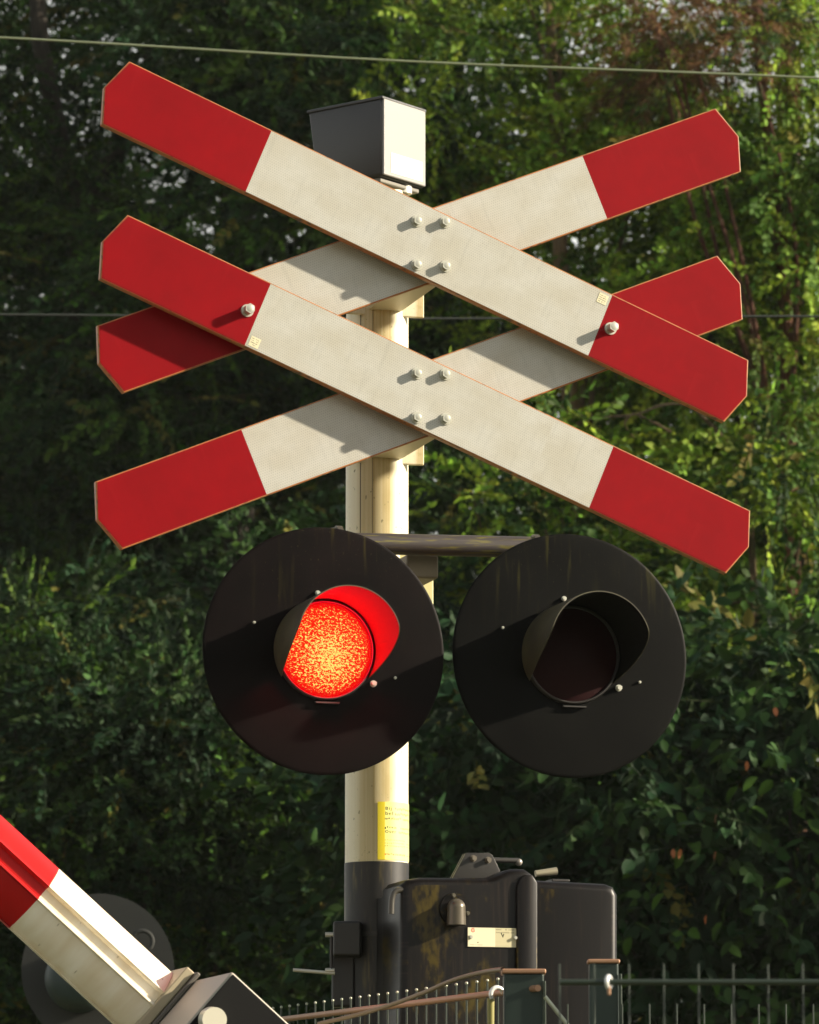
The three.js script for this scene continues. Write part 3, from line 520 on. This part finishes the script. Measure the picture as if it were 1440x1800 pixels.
// one leaf: a folded pointed oval lying along +x
function leafGeo(L, W, fold = 0.25, bend = 0.15) {
  const xs = [0, 0.22, 0.52, 0.8, 1], ws = [0.05, 0.8, 1, 0.6, 0.02], pos = [], idx = [];
  xs.forEach((x, i) => { const z = ws[i] * W / 2, y = -bend * L * x * x; pos.push(x * L, y + fold * z, -z, x * L, y, 0, x * L, y + fold * z, z); });
  for (let i = 0; i < 4; i++) { const a = i * 3, b = a + 3; idx.push(a, a + 1, b, b, a + 1, b + 1, a + 1, a + 2, b + 1, b + 1, a + 2, b + 2); }
  const g = new THREE.BufferGeometry(); g.setAttribute('position', new THREE.Float32BufferAttribute(pos, 3)); g.setIndex(idx); g.computeVertexNormals(); return g;
}
function spray(n, len, L, W, seed, flat = 0.5) { // a twig with leaves in two uneven rows
  const r = mulberry(seed), gs = [], col = (g, c) => { const k = g.attributes.position.count, a = new Float32Array(k * 3); for (let i = 0; i < k; i++) a.set(c, i * 3); g.setAttribute('color', new THREE.BufferAttribute(a, 3)); return g; };
  const tw = new THREE.CylinderGeometry(0.0012, 0.003, len, 3, 1, true); tw.rotateZ(-Math.PI / 2); tw.translate(len / 2, 0, 0); tw.deleteAttribute('uv'); gs.push(col(tw.toNonIndexed(), [1.0, 0.75, 0.55]));
  for (let i = 0; i < n; i++) {
    const t = (i + 0.6) / n, k = 0.75 + r() * 0.5, g = leafGeo(L * k, W * k, 0.15 + r() * 0.35, r() * 0.3), m = new THREE.Matrix4();
    const e = new THREE.Euler((r() - 0.5) * 2 * flat * 1.6, (i % 2 ? 1 : -1) * (0.5 + r() * 0.7) * (1 - t * 0.5), (r() - 0.6) * flat * 1.4, 'YZX');
    m.compose(new THREE.Vector3(len * t, -0.12 * len * t * t, 0), new THREE.Quaternion().setFromEuler(e), new THREE.Vector3(1, 1, 1)); g.applyMatrix4(m);
    const s = 0.7 + r() * 0.6; gs.push(col(g.toNonIndexed(), [s * (0.9 + r() * 0.25), s, s * (0.8 + r() * 0.3)]));
  }
  return mergeGeometries(gs);
}
const leafMat = (rough = 0.6, tr = 0.4) => new THREE.MeshPhysicalMaterial({ color: 0xffffff, roughness: rough, vertexColors: true, transmission: tr, thickness: 0, side: THREE.DoubleSide, specularIntensity: 0.15 });
const LM = leafMat();
const SPRAYS = {
  small: [1, 2, 3].map(s => spray(13, 0.27, 0.037, 0.021, s)),
  mid: [4, 5, 6].map(s => spray(13, 0.29, 0.044, 0.025, s)),
  large: [7, 8, 9].map(s => spray(10, 0.32, 0.066, 0.036, s, 0.8)),
  needle: [10, 11].map(s => spray(26, 0.26, 0.055, 0.006, s, 1.2)),
};
const tones = {  // leaf colours carry part of the light: light for sunlit, deep for shaded
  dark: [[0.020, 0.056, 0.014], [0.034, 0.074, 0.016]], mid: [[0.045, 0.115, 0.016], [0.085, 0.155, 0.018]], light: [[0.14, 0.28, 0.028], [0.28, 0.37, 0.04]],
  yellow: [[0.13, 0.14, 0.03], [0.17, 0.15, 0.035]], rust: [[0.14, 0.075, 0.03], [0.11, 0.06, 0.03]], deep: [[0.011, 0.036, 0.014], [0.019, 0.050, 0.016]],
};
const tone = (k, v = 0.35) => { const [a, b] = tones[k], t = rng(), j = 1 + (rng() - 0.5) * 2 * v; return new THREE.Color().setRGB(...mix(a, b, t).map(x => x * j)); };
// scatter sprays round cluster centres; returns lists per variant
function foliage(kind, clusters, per, radius, palette, scale = 1) {
  const out = SPRAYS[kind].map(() => []), q = new THREE.Quaternion(), X = new THREE.Vector3(1, 0, 0), d = new THREE.Vector3();
  for (const c of clusters) {
    const pal = palette[Math.floor(rng() * palette.length)], lum = rr_(0.55, 1.35), n = Math.round(per * rr_(0.6, 1.4)), R_ = radius * rr_(0.6, 1.15);
    for (let i = 0; i < n; i++) {
      d.set(gauss(), gauss() * 0.75, gauss()); const p = c.clone().addScaledVector(d, R_);
      const dir = d.clone().normalize().multiplyScalar(0.9).add(new THREE.Vector3(rr_(-0.6, 0.6), rr_(-0.75, 0.15), rr_(-0.6, 0.6))).normalize();
      q.setFromUnitVectors(X, dir); const roll = new THREE.Quaternion().setFromAxisAngle(X, rr_(-0.9, 0.9)); const qq = q.clone().multiply(roll);
      const s = scale * rr_(0.75, 1.25), m = new THREE.Matrix4().compose(p, qq, new THREE.Vector3(s, s, s));
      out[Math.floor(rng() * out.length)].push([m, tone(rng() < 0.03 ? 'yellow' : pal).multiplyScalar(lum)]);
    }
  }
  return out;
}
function addFoliage(parent, kind, lists, mat = LM, name = 'foliage') {
  lists.forEach((l, v) => { if (!l.length) return;
    const im = new THREE.InstancedMesh(SPRAYS[kind][v], mat, l.length); im.name = name; im.castShadow = im.receiveShadow = true;
    l.forEach(([m, c], i) => { im.setMatrixAt(i, m); im.setColorAt(i, c); }); im.userData.kind = 'stuff'; parent.add(im); });
}
// cluster centres in an ellipsoid, thinned by noise so that holes stay open
function blob(c, r, n, hole = -0.05, freq = 0.9, seed = 0) {
  const out = []; let guard = 0;
  while (out.length < n && guard++ < n * 30) {
    const v = new THREE.Vector3(rr_(-1, 1), rr_(-1, 1), rr_(-1, 1)); const l = v.length(); if (l > 1 || (l < 0.45 && rng() < 0.6)) continue;
    const p = new THREE.Vector3(c[0] + v.x * r[0], c[1] + v.y * r[1], c[2] + v.z * r[2]);
    if (N.noise(p.x * freq + seed, p.y * freq, p.z * freq) < hole) continue; out.push(p);
  }
  return out;
}
function tree(name, label, x, z, { h = 8, lean = 0, r = 0.12, mat = bark, blobs, kind = 'mid', per = 16, cr = 0.34, pal = ['mid', 'dark'], limbs = 9, scale = 1, trunkPts, group }) {
  const T = thing(name, label, 'tree', [x, 0, z], 0, group);
  const pts = trunkPts || [[0, -0.1, 0], [lean * 0.15 + rr_(-0.1, 0.1), h * 0.3, rr_(-0.1, 0.1)], [lean * 0.5, h * 0.6, rr_(-0.15, 0.15)], [lean, h, 0]];
  const tc = new THREE.CatmullRomCurve3(pts.map(p => new THREE.Vector3(...p)));
  part('trunk', limb(pts, r, r * 0.3, 36, 12), mat, T);
  let cl = []; for (const b of blobs) cl = cl.concat(blob(b.c, b.r, b.n, b.hole, b.freq, x + z));
  for (let i = 0; i < limbs; i++) { const e = cl[Math.floor(rng() * cl.length)]; if (!e) break; const t0 = clamp(e.y / h - rr_(0.08, 0.3), 0.12, 0.9), s = tc.getPointAt(t0), m = s.clone().lerp(e, 0.5); m.y += rr_(-0.15, 0.2); m.x += rr_(-0.15, 0.15);
    part('branch', limb([s, m, e], r * (1 - t0 * 0.7) * 0.4, 0.008, 14, 7), mat, T); }
  addFoliage(T, kind, foliage(kind, cl, per, cr, pal, scale), LM, 'crown');
  return T;
}

// shorthand: crown position from the photograph's pixel and depth, relative to the tree's foot
const rel = (px, py, z, x0) => { const p = at(px, py, z); return [p.x - x0, p.y, 0]; };
const X = (px, z) => at(px, 900, z).x;

// -- dark forked tree on the left
{ const z = -15.5, x = X(70, z), w = (px, py, dz = 0) => { const p = at(px, py, z + dz); return [p.x - x, p.y, dz]; };
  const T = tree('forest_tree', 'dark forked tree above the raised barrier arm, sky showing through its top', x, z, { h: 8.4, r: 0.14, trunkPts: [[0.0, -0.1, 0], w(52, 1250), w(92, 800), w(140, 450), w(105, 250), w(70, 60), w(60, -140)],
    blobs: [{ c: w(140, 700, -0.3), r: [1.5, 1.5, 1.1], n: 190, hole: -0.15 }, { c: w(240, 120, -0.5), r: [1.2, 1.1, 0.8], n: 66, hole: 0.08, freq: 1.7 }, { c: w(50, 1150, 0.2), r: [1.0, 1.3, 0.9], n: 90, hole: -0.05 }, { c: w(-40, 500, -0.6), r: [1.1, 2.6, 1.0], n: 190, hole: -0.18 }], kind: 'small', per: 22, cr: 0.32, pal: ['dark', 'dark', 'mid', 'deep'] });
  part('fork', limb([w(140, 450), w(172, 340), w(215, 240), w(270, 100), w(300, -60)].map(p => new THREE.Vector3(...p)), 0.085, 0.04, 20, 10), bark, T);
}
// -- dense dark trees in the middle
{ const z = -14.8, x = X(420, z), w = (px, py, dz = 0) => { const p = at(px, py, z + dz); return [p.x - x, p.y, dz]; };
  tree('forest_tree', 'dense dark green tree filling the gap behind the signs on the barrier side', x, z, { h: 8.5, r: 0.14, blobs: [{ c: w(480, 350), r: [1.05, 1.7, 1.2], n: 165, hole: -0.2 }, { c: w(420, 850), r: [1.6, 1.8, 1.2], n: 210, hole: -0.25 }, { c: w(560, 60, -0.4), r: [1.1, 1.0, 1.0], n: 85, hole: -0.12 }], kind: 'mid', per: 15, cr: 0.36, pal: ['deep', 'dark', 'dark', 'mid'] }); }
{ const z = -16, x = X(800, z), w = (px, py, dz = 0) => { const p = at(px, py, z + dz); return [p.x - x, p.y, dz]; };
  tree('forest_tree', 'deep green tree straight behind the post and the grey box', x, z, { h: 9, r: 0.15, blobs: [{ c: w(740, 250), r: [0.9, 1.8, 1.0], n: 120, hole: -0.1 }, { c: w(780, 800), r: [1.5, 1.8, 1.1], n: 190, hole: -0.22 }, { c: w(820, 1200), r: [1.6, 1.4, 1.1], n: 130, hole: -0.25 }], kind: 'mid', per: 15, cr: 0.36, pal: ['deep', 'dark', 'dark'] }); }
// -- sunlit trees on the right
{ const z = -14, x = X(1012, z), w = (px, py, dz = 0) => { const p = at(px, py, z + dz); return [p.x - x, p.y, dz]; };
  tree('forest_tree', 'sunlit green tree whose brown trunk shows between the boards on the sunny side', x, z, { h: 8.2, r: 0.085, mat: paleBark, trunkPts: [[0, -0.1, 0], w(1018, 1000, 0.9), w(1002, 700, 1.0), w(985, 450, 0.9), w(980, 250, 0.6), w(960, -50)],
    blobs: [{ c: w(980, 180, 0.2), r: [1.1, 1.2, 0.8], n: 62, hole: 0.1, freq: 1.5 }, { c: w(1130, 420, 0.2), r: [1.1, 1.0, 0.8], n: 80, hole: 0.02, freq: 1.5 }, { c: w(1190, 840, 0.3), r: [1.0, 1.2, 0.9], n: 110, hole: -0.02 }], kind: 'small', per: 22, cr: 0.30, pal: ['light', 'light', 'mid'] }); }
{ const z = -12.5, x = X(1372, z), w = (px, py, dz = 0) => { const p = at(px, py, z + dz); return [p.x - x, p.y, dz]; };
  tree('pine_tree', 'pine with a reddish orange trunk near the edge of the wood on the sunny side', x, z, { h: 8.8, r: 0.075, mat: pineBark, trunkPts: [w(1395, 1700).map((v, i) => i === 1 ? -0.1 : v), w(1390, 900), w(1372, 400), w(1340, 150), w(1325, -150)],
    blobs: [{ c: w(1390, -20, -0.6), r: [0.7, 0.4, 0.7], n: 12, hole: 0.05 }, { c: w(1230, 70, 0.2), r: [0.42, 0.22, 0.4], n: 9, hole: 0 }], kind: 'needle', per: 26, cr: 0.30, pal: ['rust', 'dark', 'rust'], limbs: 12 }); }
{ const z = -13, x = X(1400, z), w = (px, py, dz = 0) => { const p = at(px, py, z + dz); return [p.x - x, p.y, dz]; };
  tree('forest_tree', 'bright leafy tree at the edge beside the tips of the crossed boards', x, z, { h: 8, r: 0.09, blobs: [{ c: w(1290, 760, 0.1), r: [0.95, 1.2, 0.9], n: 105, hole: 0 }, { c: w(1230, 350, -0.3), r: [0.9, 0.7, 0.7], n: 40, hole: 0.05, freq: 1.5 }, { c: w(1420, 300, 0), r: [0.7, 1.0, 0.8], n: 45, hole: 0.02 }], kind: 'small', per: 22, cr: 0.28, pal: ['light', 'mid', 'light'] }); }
// -- understorey
function bush(label, px, z, blobs, o) {
  const x = X(px, z), B = thing('bush', label, 'bush', [x, 0, z]);
  let cl = []; for (const b of blobs) { const p = at(b.p[0], b.p[1], z + (b.dz || 0)); cl = cl.concat(blob([p.x - x, p.y, b.dz || 0], b.r, b.n, b.hole ?? -0.15, 1.1, px)); }
  for (let i = 0; i < 16; i++) { const e = cl[Math.floor(rng() * cl.length)], s = new THREE.Vector3(rr_(-0.3, 0.3), 0, rr_(-0.2, 0.2)), m = s.clone().lerp(e, 0.6); m.y += rr_(0, 0.4); part('stem', limb([s, m, e], 0.022, 0.005, 14, 6), o.bark || bark, B); }
  addFoliage(B, o.kind, foliage(o.kind, cl, o.per, o.cr, o.pal, o.scale || 1), LM, 'foliage');
  return B;
}
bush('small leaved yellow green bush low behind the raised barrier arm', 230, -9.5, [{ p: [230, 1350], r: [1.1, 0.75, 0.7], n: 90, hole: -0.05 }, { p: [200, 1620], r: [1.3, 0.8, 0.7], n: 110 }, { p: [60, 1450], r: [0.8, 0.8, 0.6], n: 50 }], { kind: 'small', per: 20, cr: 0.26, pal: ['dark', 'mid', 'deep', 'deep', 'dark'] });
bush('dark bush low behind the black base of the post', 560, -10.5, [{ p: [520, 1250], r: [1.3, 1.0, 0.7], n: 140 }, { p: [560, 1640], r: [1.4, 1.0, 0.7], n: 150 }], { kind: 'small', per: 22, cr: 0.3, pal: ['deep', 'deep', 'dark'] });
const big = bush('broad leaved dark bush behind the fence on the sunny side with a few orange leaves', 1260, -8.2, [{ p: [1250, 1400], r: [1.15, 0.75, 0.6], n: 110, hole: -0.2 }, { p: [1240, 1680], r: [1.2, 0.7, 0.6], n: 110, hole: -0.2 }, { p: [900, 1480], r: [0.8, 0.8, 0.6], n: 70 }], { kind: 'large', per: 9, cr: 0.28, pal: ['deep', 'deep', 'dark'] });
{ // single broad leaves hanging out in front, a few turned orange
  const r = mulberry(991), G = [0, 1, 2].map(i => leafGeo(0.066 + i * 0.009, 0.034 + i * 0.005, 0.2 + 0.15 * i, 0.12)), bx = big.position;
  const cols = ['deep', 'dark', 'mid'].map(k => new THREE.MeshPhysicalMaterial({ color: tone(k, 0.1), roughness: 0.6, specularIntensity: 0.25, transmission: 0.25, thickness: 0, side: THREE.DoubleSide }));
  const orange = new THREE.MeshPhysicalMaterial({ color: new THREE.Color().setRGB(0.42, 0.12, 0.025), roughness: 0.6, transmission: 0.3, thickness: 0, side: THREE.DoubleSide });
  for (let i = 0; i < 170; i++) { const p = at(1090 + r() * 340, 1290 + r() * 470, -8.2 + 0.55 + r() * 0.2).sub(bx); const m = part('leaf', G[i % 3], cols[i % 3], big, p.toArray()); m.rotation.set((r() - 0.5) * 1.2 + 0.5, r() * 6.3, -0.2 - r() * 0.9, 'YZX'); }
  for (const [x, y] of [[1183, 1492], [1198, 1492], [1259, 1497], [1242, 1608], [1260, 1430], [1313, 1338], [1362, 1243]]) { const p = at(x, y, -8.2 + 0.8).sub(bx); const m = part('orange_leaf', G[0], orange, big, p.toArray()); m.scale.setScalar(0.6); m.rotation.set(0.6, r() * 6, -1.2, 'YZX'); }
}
bush('added dense bush, unseen beyond the wire fence, shading the broad leaved bush', 2110, -8.0, [{ p: [2250, 1250], r: [0.95, 1.2, 0.9], n: 110, hole: -0.3 }, { p: [2250, 1650], r: [0.9, 0.9, 0.8], n: 60, hole: -0.3 }], { kind: 'large', per: 8, cr: 0.3, pal: ['dark'] });  // added out of view to shade the bush behind the fence
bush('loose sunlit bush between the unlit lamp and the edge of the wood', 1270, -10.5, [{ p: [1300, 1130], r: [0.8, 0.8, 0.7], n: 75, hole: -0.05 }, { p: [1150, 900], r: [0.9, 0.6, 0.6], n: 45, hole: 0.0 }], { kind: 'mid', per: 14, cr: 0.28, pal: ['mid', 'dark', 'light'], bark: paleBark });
// bare sunlit twigs
{ const z = -10.2, x = X(1200, z), T = thing('dead_branch', 'bare pale twigs catching the sun below the tip of the upper board', 'branch', [x, 0, z]);
  const w = (px, py, d = 0) => at(px, py, z + d).sub(T.position);
  part('stem', limb([new THREE.Vector3(0.3, 0, 0), w(1330, 1200), w(1290, 800), w(1225, 722)], 0.02, 0.008, 24, 7), paleBark, T);
  part('twig', limb([w(1300, 800), w(1215, 716), w(1165, 712), w(1120, 728), w(1060, 733)], 0.010, 0.004, 24, 6), paleBark, T);
  part('twig', limb([w(1180, 760), w(1140, 738), w(1112, 728), w(1098, 745), w(1115, 770)], 0.008, 0.003, 20, 6), paleBark, T);
  part('twig', limb([w(1360, 1062), w(1290, 1060), w(1245, 1072), w(1190, 1076)], 0.008, 0.004, 20, 6), paleBark, T);
}
// -- far wood: reads as one dark mass behind
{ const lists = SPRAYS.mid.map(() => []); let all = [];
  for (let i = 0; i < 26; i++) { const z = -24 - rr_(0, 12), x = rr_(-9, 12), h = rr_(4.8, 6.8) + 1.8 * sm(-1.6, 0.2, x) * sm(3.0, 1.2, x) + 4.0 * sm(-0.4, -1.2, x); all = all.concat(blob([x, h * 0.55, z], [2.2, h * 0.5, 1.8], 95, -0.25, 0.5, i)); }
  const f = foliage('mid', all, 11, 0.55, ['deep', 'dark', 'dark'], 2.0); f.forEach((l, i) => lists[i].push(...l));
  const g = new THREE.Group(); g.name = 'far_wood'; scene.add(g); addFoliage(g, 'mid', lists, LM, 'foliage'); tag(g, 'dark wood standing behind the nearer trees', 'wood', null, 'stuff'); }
// -- added trees, unseen behind the viewer, to darken low sky and reflections
{ let all = []; for (let i = 0; i < 16; i++) { const x = -26 + i * 3.1 + rr_(-0.8, 0.8), h = rr_(8, 11); all = all.concat(blob([x, h * 0.52, 30 + rr_(-2, 2)], [2.4, h * 0.5, 2.0], 60, -0.3, 0.5, i)); }
  const g = new THREE.Group(); g.name = 'added_near_wood'; scene.add(g); addFoliage(g, 'mid', foliage('mid', all, 6, 0.7, ['dark', 'mid'], 3.4), LM, 'foliage'); tag(g, 'added row of unseen trees that darkens the low sky behind the viewer', 'wood', null, 'stuff'); }
// -- added tree outside the view, put sunward to shade the middle trees
for (const [x, z, h] of [[4.4, -17.3, 7.5]])
  tree('forest_tree', 'added unseen green tree towards the sun, shading the trees behind the post', x, z, { h, r: 0.13, blobs: [{ c: [0, h * 0.62, 0], r: [1.5, h * 0.4, 1.4], n: 150, hole: -0.05 }], kind: 'mid', per: 12, cr: 0.4, pal: ['dark', 'mid'], limbs: 5 });

renderer.render(scene, camera);
